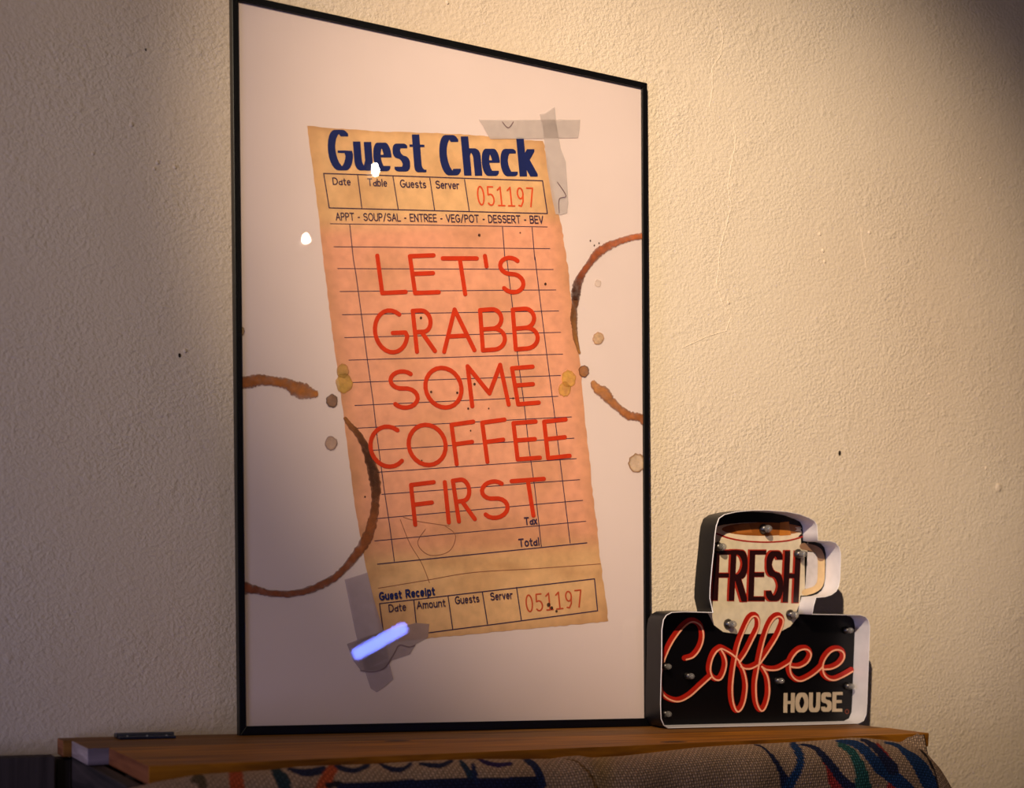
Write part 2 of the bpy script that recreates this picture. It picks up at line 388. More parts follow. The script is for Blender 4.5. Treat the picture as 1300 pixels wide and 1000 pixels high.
def ridge(name, pts, wpx, m, lift=.0008):
    P = []
    for a, b in zip(pts, pts[1:]):
        for k in range(4):
            P.append((a[0]+(b[0]-a[0])*k/4+random.uniform(-.8, .8), a[1]+(b[1]-a[1])*k/4))
    P.append(pts[-1]); v = []; f = []
    for i, (x, y) in enumerate(P):
        wd = wpx*(.15 if i in (0, len(P)-1) else random.uniform(.5, 1.1)); c = on_wall(x, y)
        for dx, l in ((-wd, -.0003), (-wd*.3, lift), (wd*.3, lift), (wd, -.0003)):
            q = on_wall(x+dx, y+dx*.3); v.append((q.x, q.y-l, q.z))
    for i in range(len(P)-1):
        for k in range(3): a = i*4+k; f.append((a, a+1, a+5, a+4))
    return pyd(name, v, f, m, wall, smooth=True)
ridge('crack', [(902, 5), (914, 25), (919, 48), (916, 68), (904, 88), (905, 112), (901, 138)], 1.6, WALL, .0006)
ridge('crack', [(931, 158), (935, 175), (930, 205), (924, 235), (929, 262), (921, 290), (914, 320), (910, 360), (918, 385), (929, 402), (922, 420), (895, 428), (866, 442)], 1.7, WALL, .0006)
ridge('crack', [(1092, 288), (1095, 305), (1099, 330), (1101, 345)], .9, WALL, .0006)
def dent(px, py, r, m, name='nail_hole'):
    c = on_wall(px, py); n = 10
    v = [(c.x, c.y-.0002, c.z)]+[(c.x+r*cos(2*pi*k/n)*.8, wall_y(c.z+r*sin(2*pi*k/n)*1.2)-.0006, c.z+r*sin(2*pi*k/n)*1.2) for k in range(n)]
    pyd(name, v, [(0, 1+k, 1+(k+1) % n) for k in range(n)], m, wall)
dent(228, 451, .0022, HOLE); dent(1066, 575, .0034, HOLE); dent(185, 63, .0014, HOLE)
def bump_(px, py, r, hgt=.0016):
    c = on_wall(px, py); bm = lathe([(r, -.0006), (r*.8, hgt*.5), (r*.4, hgt), (0, hgt)], 12)
    o = fin(bm, 'plaster_bump', WALL, wall, c, smooth=True); o.rotation_euler = (pi/2, 0, 0)
for px, py, r in ((1268, 619, .0085), (1252, 594, .0032), (568, 3, .003), (1041, 297, .003), (1045, 318, .0035), (1047, 332, .003), (1104, 295, .003), (1245, 226, .002), (925, 384, .003), (1180, 500, .002),
                  (200, 206, .003), (196, 214, .0025), (118, 195, .0024), (222, 212, .003), (167, 158, .003), (235, 445, .003)):
    bump_(px, py, r)
fl = fin(prism([(-2.2, -3.2), (3.05, -3.2), (3.05, .1), (-2.2, .1)], -.9, -.85), 'floor', wood('floor_boards', (60, 40, 28), (96, 66, 44), scale=3))
tag(fl, 'dark brown wooden floor', kind='structure')

# ------------------------------------------------------------------ wooden shelf of three boards on a dark bench
shelf = empty('wooden_shelf', (.38, -.1, 0), 'orange-brown wooden shelf of planks under the poster and the coffee sign', 'shelf')
def local(parent, pts): return [(x-parent.location.x, y-parent.location.y) for x, y in pts]
T = .0195
def board(name, pts, m, endm, z0=-T, z1=0, label=None):
    bm = prism(local(shelf, pts), z0, z1, lambda x, y, z: (x, y, z))
    o = fin(bm, name, m, shelf, bevel=.0012, label=label)
    o.data.materials.append(endm)
    for p in o.data.polygons:
        if abs(p.normal.x) > .8: p.material_index = 1
    return o
board('plank', [(-.2165, .0245), (.95, .0245), (.955, -.006), (-.2165, -.006)], PINE, ENDO, label='narrow back batten of the shelf against the wall')
mid = board('plank', [(-.2065, -.0075), (.956, -.0075), (.968, -.090), (-.2065, -.090)], PINE, ENDG, label='middle shelf plank with pale sawn end')
mid.data.materials.append(wood('purple_grey_face', (96, 84, 96), (150, 134, 146)))  # purple-grey tone for the middle plank's front face only
for p in mid.data.polygons:
    if p.normal.y < -.8: p.material_index = 2
def front_y(x): return -.2655+(x+.2)*.078 if x > -.1 else -.2655+(x+.2)*.06
fp = [(-.183, -.0915), (.970, -.0915)]+[(x, front_y(x)) for x in (.9775, .8, .6, .4, .2, .0, -.1, -.183)]
board('plank', fp, OAK, ENDO, z1=.0004, label='wide front shelf plank with orange face')
for kx, ky, kr in ((.17, -.10, .010), (.52, -.19, .012)):
    o = fin(lathe([(kr, .0), (kr*.7, .0003), (0, .0003)], 16), 'knot', simple('knot_wood', (70, 38, 16), .6, var=.3), shelf, (kx-.38, ky+.1, .0005)); o.scale = (1.8, .6, 1)

bench = empty('wooden_bench', (.38, -.1, -.85), 'dark weathered wooden bench frame carrying the shelf, seen at lower left', 'bench')
def bbox(name, x0, x1, y0, y1, z0, z1, m, bev=.0015, label=None):
    L = bench.location
    return fin(prism([(x0-L.x, y0-L.y), (x1-L.x, y0-L.y), (x1-L.x, y1-L.y), (x0-L.x, y1-L.y)], z0-L.z, z1-L.z), name, m, bench, bevel=bev, label=label)
zt = -.0205
for k in range(7):                                # side planks under the board ends
    z1 = zt-k*.118; bbox('side_plank', -.2045, -.186, -.255, .012, z1-.114, z1, DARKW)
for x in (-.202, .80): 
    for y in (-.205, -.045): bbox('leg', x+.018, x+.05, y-.0, y+.035, -.85, zt, DARKV)
for k in range(7):
    z1 = zt-k*.118; bbox('side_plank', .855, .870, -.135, -.010, z1-.114, z1, DARKW)
bbox('front_rail', -.174, .85, -.170, -.150, -.15, zt, DARKW)
bbox('gap_shade_strip', -.2215, -.2050, .0, .024, -.85, -.022, DARKV)  # dark strip added to fill the gap, stands in for its black shade
bench2 = empty('wooden_crate', (-.34, .0, -.85), 'dark upright-boarded wooden crate against the wall left of the shelf', 'crate')
for k, (x0, x1) in enumerate(((-.62, -.505), (-.502, -.395), (-.392, -.312), (-.309, -.226))):
    L = bench2.location
    fin(prism([(x0-L.x, -.012-.0), (x1-L.x, -.012), (x1-L.x, .010), (x0-L.x, .010)], 0, .835-k*.0008), 'plank', DARKV, bench2, bevel=.0015)

# ------------------------------------------------------------------ framed poster
W, H = .61, .915; DEP = .012
poster = empty('framed_poster', (0, 0, 0), 'black framed poster of a taped guest check reading let\'s grabb some coffee first', 'poster')
poster.location = (0, 0, .0005)
def pf(x, y, z):                                   # frame-local: z is depth out of the picture
    return (x, y*sin(LEAN)-z*cos(LEAN), y*cos(LEAN)+z*sin(LEAN))
b_, bb_ = .0085, .0115
rails = [([(0, 0), (W, 0), (W-b_, bb_), (b_, bb_)]), ([(W, 0), (W, H), (W-b_, H-b_), (W-b_, bb_)]),
         ([(W, H), (0, H), (b_, H-b_), (W-b_, H-b_)]), ([(0, H), (0, 0), (b_, bb_), (b_, H-b_)])]
for q in rails: fin(prism(q, -DEP, 0, pf), 'frame_rail', BLACK, poster, bevel=.0008)
fin(prism([(b_-.002, bb_-.002), (W-b_+.002, bb_-.002), (W-b_+.002, H-b_+.002), (b_-.002, H-b_+.002)], -.008, -SHEET_D-.0002, pf), 'print_sheet', PAPERW, poster)
sheet = [o for o in poster.children if o.name.startswith('print_sheet')][0]
# backing board sits behind the frame and shows past its right edge
E1 = [(.006, .004), (W-.006, .004), (W-.006, H-.006), (.006, H-.006)]
fin(prism(E1, -DEP, -.0085, pf), 'backing_board', BACKC, poster, bevel=.0006)
gp = fin(prism([(b_-.001, bb_-.001), (W-b_+.001, bb_-.001), (W-b_+.001, H-b_+.001), (b_-.001, H-b_+.001)], -.0022, -.0012, pf), 'glass_pane', GLASS, poster, label='clear reflective pane over the print')

def place_p(x, y, h): return pf(x, y, -SHEET_D+h)
def ink(): return Ink(on_print, place_p)
# receipt paper: outline in photograph points, tinted tan at its ends and salmon in the middle
Lf = [(389.5, 160), (393, 185), (397, 213), (401, 245), (405, 280), (408.5, 315), (413, 350), (417, 385), (421.5, 420), (426, 452), (431, 490), (436, 525), (440, 560), (445, 600), (449, 632), (454, 662), (459, 690), (464, 716), (470, 745), (477, 780), (486, 816)]
Rt = [(689, 179), (693, 195), (697.5, 219), (702, 242), (708, 268), (714, 295), (718, 322), (722, 350), (725, 378), (728, 405), (733, 440), (738, 478), (742, 520), (746, 562), (750, 604), (754, 640), (758, 672), (761, 700), (764.5, 730), (768, 757), (772.5, 789)]
ik = ink(); NX = 60
def smooth01(t): t = max(0, min(1, t)); return t*t*(3-2*t)
rows = []
SUB = 6
for i in range(len(Lf)-1):
    for k in range(SUB):
        t = k/SUB; rows.append((tuple(a+(b-a)*t for a, b in zip(Lf[i], Lf[i+1])), tuple(a+(b-a)*t for a, b in zip(Rt[i], Rt[i+1]))))
rows.append((Lf[-1], Rt[-1])); NR = len(rows)
TAN, SAL, BRN = (234, 184, 130), (238, 166, 130), (184, 132, 86)
def mixc(a, b, t): return tuple(x+(y-x)*t for x, y in zip(a, b))
for i, (l, r) in enumerate(rows):
    v = i/(NR-1)
    l = (l[0]+random.uniform(-.5, .5), l[1]); r = (r[0]+random.uniform(-.9, .9), r[1])
    for k in range(NX+1):
        u = k/NX; x = l[0]+(r[0]-l[0])*u; y = l[1]+(r[1]-l[1])*u
        if i == 0: y += random.uniform(-.5, .5)+1.5*sin(u*7)
        if i == NR-1: y += random.uniform(-.6, .6)
        s = smooth01((v-.19)/.05)*(1-smooth01((v-.80)/.06))
        c = mixc(TAN, SAL, s)
        e = max(0, 1-min(u, 1-u)/.06)*.35 + max(0, 1-min(v, 1-v)/.02)*.3
        e += .5*math.exp(-((v-.875+.02*sin(u*5))/.012)**2)*(.6+.4*sin(u*23)) * .7
        e += .45*math.exp(-((v-.80-.0*u)/.05)**2-((u-.55)/.33)**2)
        e += .25*max(0, sin(u*11+v*17)*sin(u*5-v*23+1))
        c = mixc(c, BRN, min(.8, e))
        ik.v.append(place_p(*on_print(x, y), .0002)); ik.c.append(c)
for i in range(NR-1):
    for k in range(NX):
        a = i*(NX+1)+k; ik.f.append([a, a+1, a+NX+2, a+NX+1])
ik.build('receipt', RECEIPT, sheet, 'tilted salmon-tan guest check slip printed on the poster')

NAVY = (22, 34, 92); PUR = (64, 44, 72); RED = (212, 54, 10); ORG = (224, 84, 40)
H1, H2, H3 = .0004, .0006, .0009
# ruled lines
def C(s, ox, oy): return lambda *p: (p[0]/s+ox, p[1]/s+oy)
c1 = C(3.25, 370, 130); c2 = C(3.3342, 400, 300); c3 = C(3.3342, 420, 580)
ik = ink()
def ln(a, b, wpx=.55): 
    P = [(a[0]+(b[0]-a[0])*k/5, a[1]+(b[1]-a[1])*k/5+random.uniform(-.12, .12)) for k in range(6)]; ik.stroke(P, wpx, wpx, PUR, H1, 6)
for a, b in (((160, 502), (1055, 515)), ((175, 597), (1065, 605))): ln(c1(*a), c1(*b))
for a, b in (((80, 43), (995, 50)), ((95, 138), (1007, 142)), ((105, 235), (1018, 228)), ((115, 333), (1030, 317)), ((125, 430), (1038, 408)), ((143, 525), (1047, 500)),
             ((160, 620), (1038, 590)), ((168, 717), (1027, 678)), ((180, 813), (1085, 765)), ((245, 907), (1095, 855)), ((262, 1000), (1105, 942))): 
    if a != (80, 43): ln(c2(*a), c2(*b))
for a, b in (((215, 160), (1052, 97)), ((190, 262), (1065, 185)), ((185, 357), (1078, 273))): ln(c3(*a), c3(*b))
ln(c3(197, 455), c3(1083, 365), .75)
for chain in ([c1(240, 507), c1(255, 650), c2(172, 160), c2(195, 330), c2(220, 520), c2(245, 700), c2(262, 850), c3(225, 140), c3(248, 290), c3(268, 442)],
              [c1(870, 517), c1(880, 650), c2(810, 90), c2(835, 300), c2(858, 520), c2(885, 720), c2(905, 900), c3(862, 130), c3(878, 270), c3(890, 380)],
              [c1(992, 518), c1(1003, 650), c2(930, 90), c2(955, 300), c2(982, 520), c2(1008, 720), c2(1030, 900), c3(982, 120), c3(998, 250), c3(1012, 365)]):
    for a, b in zip(chain, chain[1:]): ln(a, b)
q = [c1(132, 295), c1(1035, 325), c1(1055, 460), c1(155, 437)]
for a, b in zip(q, q[1:]+q[:1]): ln(a, b, .7)
for a, b in (((272, 300), (290, 440)), ((418, 308), (440, 445)), ((570, 315), (590, 448)), ((713, 320), (733, 452))): ln(c1(*a), c1(*b), .65)
for a, b in (((205, 622), (1115, 517)), ((1115, 517), (1128, 652)), ((1128, 652), (415, 745)), ((222, 748), (205, 622)), ((350, 605), (360, 703)), ((495, 590), (515, 730)), ((640, 572), (662, 708)), ((785, 553), (805, 690))): ln(c3(*a), c3(*b), .7)
ik.build('ruled_line', PRINT, sheet, 'purple ruled grid and boxes of the guest check')

# title
def up_(bl, hx, hy): return (bl[0]+hx, bl[1]+hy)
ik = ink()
def bold(s, bl, br, hx, hy, gap):
    bl = c1(*bl); br = c1(*br); text(ik, s, bl, br, (bl[0]+hx/3.25, bl[1]+hy/3.25), 4.7, 1.5, NAVY, H2, gap, pen=4)
bold('G', (172, 276), (240, 279), -14, -158, 0); 
bold('uest', (277, 277), (541, 287), -13, -160, .30)
ik.build('title_lettering', PRINT, sheet, 'bold navy lettering Guest'); ik = ink()
bold('C', (632, 297), (690, 299), -14, -157, 0)
bold('heck', (727, 299), (1000, 303), -14, -152, .29)
ik.build('title_lettering', PRINT, sheet, 'bold navy lettering Check')
ik = ink()
def small(s, bl, br, h, cv, wpx=.55, c=PUR, gap=.16, lean=-.1):
    a = cv(*bl); b = cv(*br); k = 3.25 if cv is c1 else 3.334
    text(ik, s, a, b, (a[0]+h*lean/k, a[1]-h/k), wpx, wpx, c, H2, gap)
small('Date', (172, 340), (243, 343), 27, c1, .7, gap=.2); small('Table', (316, 345), (393, 348), 28, c1, .7, gap=.2); small('Guests', (450, 351), (554, 354), 29, c1, .7, gap=.2); small('Server', (596, 355), (690, 358), 29, c1, .7, gap=.2)
small('APPT - SOUP/SAL - ENTREE - VEG/POT - DESSERT - BEV', (184, 487), (1037, 500), 29, c1, .6, gap=.2)
small('Tax', (820, 287), (870, 284), 28, c3, .8, gap=.2); small('Total', (796, 380), (880, 373), 30, c3, .8, gap=.22)
small('Date', (246, 656), (316, 649), 29, c3, .65, gap=.2); small('Amount', (364, 643), (482, 632), 29, c3, .65, gap=.2); small('Guests', (526, 622), (625, 613), 29, c3, .65, gap=.2); small('Server', (675, 606), (766, 598), 29, c3, .65, gap=.2)
small('Guest Receipt', (206, 606), (436, 583), 30, c3, 1.0, NAVY, gap=.26)
ik.build('small_lettering', PRINT, sheet, 'small purple column headings')
ik = ink()
small('051197', (770, 424), (1003, 432), 76, c1, 1.0, ORG, .22); ik.build('number_lettering', PRINT, sheet, 'orange number 051197 in the heading'); ik = ink(); small('051197', (828, 657), (1066, 634), 70, c3, .95, (196, 80, 44), .22)
ik.build('number_lettering', PRINT, sheet, 'orange number 051197 in the receipt stub')

# hand-lettered slogan, one object per word
def slog(name, cv, items, label):
    global ik
    ik = ink()
    for ch, tl, bl, br in items: letter(ik, ch, cv(*bl), cv(*br), cv(*tl), 2.7, 2.75, RED, H3)
    ik.build(name, PRINT, sheet, label)
slog('slogan_word', c2, [('L', (262, 84), (283, 242), (382, 237)), ('E', (400, 86), (422, 242), (522, 238)), ('T', (539, 95), (562, 246), (706, 246)), ("'", (724, 85), (734, 240), (726, 240)), ('S', (772, 93), (794, 242), (886, 238))], "red hand lettering LET'S")
slog('slogan_word', c2, [('G', (243, 318), (262, 495), (390, 490)), ('R', (412, 317), (430, 490), (506, 487)), ('A', (525, 315), (545, 490), (673, 483)), ('B', (697, 314), (709, 484), (805, 477)), ('B', (835, 312), (848, 480), (944, 472))], 'red hand lettering GRABB')
slog('slogan_word', c2, [('S', (306, 578), (333, 734), (440, 722)), ('O', (456, 560), (476, 728), (628, 724)), ('M', (636, 552), (664, 720), (818, 713)), ('E', (832, 560), (858, 712), (945, 705))], 'red hand lettering SOME')
slog('slogan_word', c2, [('C', (222, 814), (246, 983), (382, 970)), ('O', (386, 802), (404, 972), (560, 966)), ('F', (576, 799), (598, 965), (690, 952)), ('F', (706, 790), (728, 955), (822, 942)), ('E', (838, 792), (856, 945), (950, 938)), ('E', (968, 786), (985, 940), (1076, 930))], 'red hand lettering COFFEE')
slog('slogan_word', c3, [('F', (338, 120), (356, 288), (452, 276)), ('I', (480, 108), (497, 278), (499, 278)), ('R', (515, 102), (541, 274), (608, 264)), ('S', (628, 112), (648, 268), (752, 252)), ('T', (764, 104), (788, 254), (924, 244))], 'red hand lettering FIRST')

# coffee stains
def ring_col(a, b, dark, al=.95):
    def f(t, k):
        c = mixc(a, b, min(1, max(0, t))); e = abs(k-.5)*2
        for d0, d1 in dark:
            if d0 <= t <= d1: c = mixc(c, (58, 30, 14), .85*sin(pi*(t-d0)/(d1-d0)))
        return (*mixc(c, (96, 48, 20), .5*e**3), al*(1-.35*max(0, e-.7)/.3))
    return f
c4 = C(2.5, 290, 400); c5 = C(2.944, 680, 280)
def rb(pts, cv, s, cf): ik.ribbon([(*cv(x, y), wd/s) for x, y, wd in pts], cf, H3, .14)
ik = ink()
rb([(37, 217, 40), (70, 212, 40), (100, 206, 36), (150, 212, 30), (190, 222, 36), (215, 236, 50), (240, 243, 52), (262, 250, 34), (284, 250, 16)], c4, 2.5, ring_col((164, 92, 34), (190, 118, 52), []))
ik.build('coffee_stain', STAIN, sheet, 'upper part of the left brown cup ring')
ik = ink()
rb([(366, 325, 10), (385, 350, 18), (410, 378, 20), (435, 425, 26), (455, 485, 36), (466, 540, 34), (466, 590, 26), (458, 650, 30), (440, 705, 34), (412, 750, 30), (375, 798, 24), (330, 838, 24), (270, 868, 24), (200, 885, 22), (130, 883, 22), (80, 872, 28), (42, 866, 46)], c4, 2.5, ring_col((160, 100, 48), (150, 72, 34), [(.05, .45)]))
ik.build('coffee_stain', STAIN, sheet, 'long right and lower part of the left cup ring')
ik = ink()
rb([(408, 58, 24), (360, 65, 24), (310, 80, 26), (265, 100, 32), (232, 122, 34), (205, 155, 26), (180, 190, 24), (160, 228, 32), (150, 268, 36), (148, 300, 28)], c5, 2.944, ring_col((212, 116, 64), (124, 56, 28), [(.72, 1.2)]))
rb([(148, 296, 28), (143, 330, 24), (142, 370, 26), (145, 410, 20), (150, 450, 18), (164, 500, 8)], c5, 2.944, ring_col((110, 66, 36), (170, 116, 56), []))
rb([(210, 600, 18), (228, 628, 34), (255, 645, 44), (280, 675, 34), (310, 703, 28), (345, 728, 34), (380, 735, 30), (410, 745, 46)], c5, 2.944, ring_col((200, 136, 78), (168, 96, 48), []))
ik.build('coffee_stain', STAIN, sheet, 'right brown cup ring cut off by the frame')
ik = ink()
for cx, cy, r, ci, co in ((328, 273, 19, (150, 110, 84, .9), (80, 50, 34, .9)), (325, 408, 20, (196, 158, 130, .7), (140, 104, 92, .8)), (38, 52, 13, (190, 150, 90, .6), (110, 70, 30, .9)),
                          (366, 217, 27, (214, 170, 84, .75), (196, 146, 66, .85)), (362, 178, 20, (214, 170, 90, .7), (190, 140, 70, .7))):
    ik.blob(*c4(cx, cy), r/2.5, ci, co, H3)
for cx, cy, r, ci, co in ((179, 565, 20, (170, 112, 66, .95), (104, 60, 34, .95)), (233, 442, 21, (220, 180, 140, .9), (190, 140, 100, .9)), (232, 236, 12, (226, 206, 186, .3), (200, 176, 156, .7)),
                          (376, 908, 32, (228, 196, 150, .5), (150, 104, 60, .9)), (122, 592, 28, (232, 178, 88, .8), (214, 156, 72, .8)), (107, 632, 24, (228, 172, 88, .75), (200, 148, 70, .75))):
    ik.blob(*c5(cx, cy), r/2.944, ci, co, H3)
for x, y, r in ((608, 299, 1.8), (534, 404, 1.6), (602, 488, 1.6), (580, 499, 1.5), (547, 498, 1.5), (594, 519, 1.3), (651, 506, 1.2), (597, 547, 1), (620, 519, 1), (660, 296, 1), (692, 361, 1.6), (696, 768, 2.4), (700, 772, 2), (706, 776, 1.6), (535, 585, 1), (463, 631, 1.2), (754, 312, 1), (760, 309, 1), (749, 306, 1)):
    ik.blob(x, y, r, (60, 36, 24, .9), (70, 44, 30, .7), H3)
ik.build('coffee_drop', STAIN, sheet, 'scattered coffee drops and specks on the print')['kind'] = 'stuff'
# fold creases of the slip
ik = ink()
for pts in ([(508, 660), (520, 690), (535, 715), (545, 740)], [(512, 657), (530, 662), (570, 668)], [(540, 672), (530, 690), (545, 705), (570, 700), (578, 680), (565, 668)], [(480, 747), (540, 737), (600, 727), (680, 722), (762, 716)]):
    for x, y, in spline(pts, 6)[::1]:
        pass
    P = spline(pts, 6)
    for a, b in zip(P[::1], P[1::1]): ik.stroke([a, b], .45, .45, (150, 96, 70), H1+.00003, 5)
ik.build('fold_crease', PRINT, sheet)
# tape
def tape(polys, c, label):
    global ik
    ik = ink()
    for k, pts in enumerate(polys): ik.poly(pts, c, H3+.0001*(k+1))
    ik.build('tape_strip', PRINTA, sheet, label)
cb = C(4.643, 580, 120); cg = C(6.5, 420, 740)
tape([[cb(125, 150), cb(300, 152), cb(500, 150), cb(725, 150), cb(722, 200), cb(712, 258), cb(500, 262), cb(195, 266), cb(165, 215), cb(150, 185)]], (212, 197, 190, .66), 'grey tape across the top right of the slip')
tape([[cb(485, 118), cb(520, 112), cb(575, 75), cb(585, 180), cb(610, 320), cb(640, 400), cb(648, 520), cb(655, 640), cb(648, 700), cb(610, 712), cb(580, 708), cb(560, 620), cb(530, 440), cb(515, 300), cb(505, 200)]], (214, 200, 194, .6), 'grey tape down the top right edge of the slip')
tape([[(437, 736), (466, 727), (474, 760), (486, 800), (493, 838), (499, 862), (488, 872), (478, 879), (470, 874), (462, 850), (450, 800)]], (190, 170, 176, .6), 'grey tape down the lower left of the slip')
tape([[cg(130, 505), cg(300, 440), cg(700, 330), cg(810, 340), cg(800, 450), cg(700, 505), cg(650, 590), cg(500, 640), cg(440, 720), cg(250, 730), cg(180, 640)]], (172, 150, 150, .62), 'crumpled grey tape across the lower left corner')
ik = ink()
for pts in ([cg(240, 725), cg(340, 735), cg(440, 700), cg(520, 580), cg(560, 515), cg(640, 530), cg(690, 515)], [cb(590, 520), cb(640, 600), cb(600, 620), cb(600, 700)], [cb(265, 165), cb(300, 200), cb(330, 165)]):
    P = spline(pts, 5); ik = ink()
    for a, b in zip(P, P[1:]): ik.stroke([a, b], .5, .5, (120, 92, 96), H3+.0006, 5)
    ik.build('tape_crease', PRINT, sheet)

# ------------------------------------------------------------------ tin coffee sign
sign = empty('coffee_sign', (.78, -.02, .0005), 'cut-out tin light-up sign shaped as a mug over a plate reading Fresh Coffee House', 'sign')
SO = sign.location
cs = C(6.19, 870, 640); ct = C(4.3333, 815, 765)
out_px = [(905, 777.3), (903.4, 770), (901.2, 760), (901.5, 748), (902.3, 737), (904, 718), (906.3, 696.5), (907.6, 680), (909.3, 668), (912.8, 658), (920, 653), (934.6, 649.6), (955.6, 647.6), (975, 647.6), (999, 649.4), (1015.4, 652.6), (1028, 657.5), (1034.5, 661), (1038, 667), (1038.6, 676), (1038.8, 685.6), (1045, 686.6), (1054, 686.8), (1061, 688.8), (1066, 694.5), (1068, 703), (1067.9, 718), (1067, 735), (1065.4, 745), (1062, 751.5), (1056, 756), (1048, 758.6), (1036.6, 759.6), (1034, 768), (1032, 779.3),
          (1060, 780), (1092, 780.7), (1099, 782.6), (1103, 787), (1105, 795), (1104.2, 820), (1102.8, 855), (1101.4, 894), (1100.4, 907), (1097, 915.5), (1090, 920.4), (1060, 921), (1000, 922.3), (920, 924.2), (855, 925.9), (848, 925.3), (842.7, 921), (839.3, 912.7), (838.6, 895), (839, 870), (840, 834), (840.2, 799.6), (842.2, 787), (846, 781), (853, 777.2), (870, 776.4)]
O = [on_sign(x, y, SY_FRONT) for x, y in out_px]
O = [(x-SO.x, max(z, .0004)) for x, z in O]
def offs(P, d):                                   # shift an outline inwards (outline is clockwise in x,z)
    n = len(P); R_ = []
    for i in range(n):
        (x0, y0), (x1, y1), (x2, y2) = P[i-1], P[i], P[(i+1) % n]
        a = Vector((x1-x0, y1-y0)).normalized(); b = Vector((x2-x1, y2-y1)).normalized()
        na = Vector((a.y, -a.x)); nb = Vector((b.y, -b.x)); m = (na+nb); m = m/max(.5, m.length_squared)*2*1
        R_.append((x1+m.x*d*.5*1.0, y1+m.y*d*.5*1.0))
    return R_
area2 = sum(O[i-1][0]*O[i][1]-O[i][0]*O[i-1][1] for i in range(len(O)))
sg = 1 if area2 < 0 else -1
RIMT = .0013
I = offs(O, sg*RIMT*2)
yf, yb = SY_FRONT-SO.y, -.0015-SO.y
def ringmesh(name, quads, m, label=None):
    bm = bmesh.new(); n = len(O)
    for (A, ya), (B, yb2) in quads:
        va = [bm.verts.new((x, ya, z)) for x, z in A]; vb = [bm.verts.new((x, yb2, z)) for x, z in B]
        for i in range(n):
            f = bm.faces.new((va[i], va[(i+1) % n], vb[(i+1) % n], vb[i])); f.smooth = True
    me = bpy.data.meshes.new(name); bm.to_mesh(me); bm.free()
    return link(name, me, m, sign, label=label)
I2 = offs(O, sg*RIMT*1.0)
ringmesh('rim_outside', [((O, yf+.0012), (O, yb))], TINOUT, 'black outside of the sign rim')
ringmesh('rim_inside', [((O, yf+.0012), (I2, yf)), ((I2, yf), (I, yf+.0006)), ((I, yf+.0006), (I, SY_BACK-SO.y))], TININ, 'white inside of the sign rim')
fin(prism(I, SY_BACK-SO.y+.0002, yb-.0005, lambda x, y, z: (x, z, y)), 'back_panel', simple('black_printed_tin', (8, 6, 8), .35, spec=.3, var=.3, scale=12), sign, label='black back panel of the sign')
panel = [o for o in sign.children if o.name.startswith('back_panel')][0]
# clip helper keeps print inside the rim
def inside(P, x, z):
    c = False; n = len(P)
    for i in range(n):
        x0, y0 = P[i-1]; x1, y1 = P[i]
        if (y0 > z) != (y1 > z) and x < (x1-x0)*(z-y0)/(y1-y0)+x0: c = not c
    return c
def clipto(ob):
    bm = bmesh.new(); bm.from_mesh(ob.data)
    kill = [f for f in bm.faces if not all(inside(I, v.co.x, v.co.z) for v in f.verts)]
    bmesh.ops.delete(bm, geom=kill, context='FACES'); bm.to_mesh(ob.data); bm.free()
def place_s(x, z, h): return (x-SO.x, SY_BACK-SO.y-h, z-SO.z)
def sink(): return Ink(on_sign, place_s)
CREAM = (226, 208, 178)
ik = sink()
mug_px = [(888, 672), (889, 700), (888, 730), (892, 760), (899, 779), (906, 793), (918, 802), (935, 804.5), (965, 804.5), (988, 803), (1003, 795), (1013, 783), (1019, 768), (1022.5, 740), (1025, 700), (1026.5, 680), (1026, 670)]
m0 = (958, 740)
def grid_poly(pts, c, h, rings=10):
    n = len(pts); c0 = (sum(p[0] for p in pts)/n, sum(p[1] for p in pts)/n); den = []
    for a, b in zip(pts, pts[1:]+pts[:1]):
        k = max(1, int(math.hypot(b[0]-a[0], b[1]-a[1])/4))
        den += [(a[0]+(b[0]-a[0])*j/k, a[1]+(b[1]-a[1])*j/k) for j in range(k)]
    for r in range(rings):
        q0, q1 = r/rings, (r+1)/rings
        for a, b in zip(den, den[1:]+den[:1]):
            P = [(c0[0]+(p[0]-c0[0])*q, c0[1]+(p[1]-c0[1])*q) for p, q in ((a, q0), (b, q0), (b, q1), (a, q1))]
            if r == 0: P = P[1:]
            ik.poly(P, c, h, True)
grid_poly(mug_px, CREAM, .0003, 14)
el = lambda cx, cy, rx, ry, n=36: [(cx+rx*cos(2*pi*k/n), cy+ry*sin(2*pi*k/n)) for k in range(n)]
grid_poly(el(961, 675.5, 65, 12.5), (236, 212, 180), .0004, 8)
grid_poly(el(968, 671.5, 52, 8.5), (150, 84, 28), .0005, 6)
o_ = ik.build('mug_print', TINPR, sign, 'cream mug printed on the sign'); clipto(o_)
ik = sink()
for pts, c in (([(990, 663), (1001, 662), (1004, 679), (989, 680)], (196, 118, 40)), ([(930, 668), (950, 664), (955, 676), (936, 677)], (176, 104, 44))): ik.poly(pts, c, .0006)
for t in range(-1, 1): pass
P = [cs(150, 200), cs(250, 232), cs(330, 262), cs(430, 283), cs(560, 295), cs(700, 295), cs(830, 280), cs(960, 240)]
P = spline(P, 5)
for a, b in zip(P, P[1:]): ik.stroke([a, b], 1.1, 1.0, (170, 34, 20), .0007, 6)
o_ = ik.build('rim_stripe', TINPR, sign, 'red stripe under the mug lip and coffee inside'); clipto(o_)
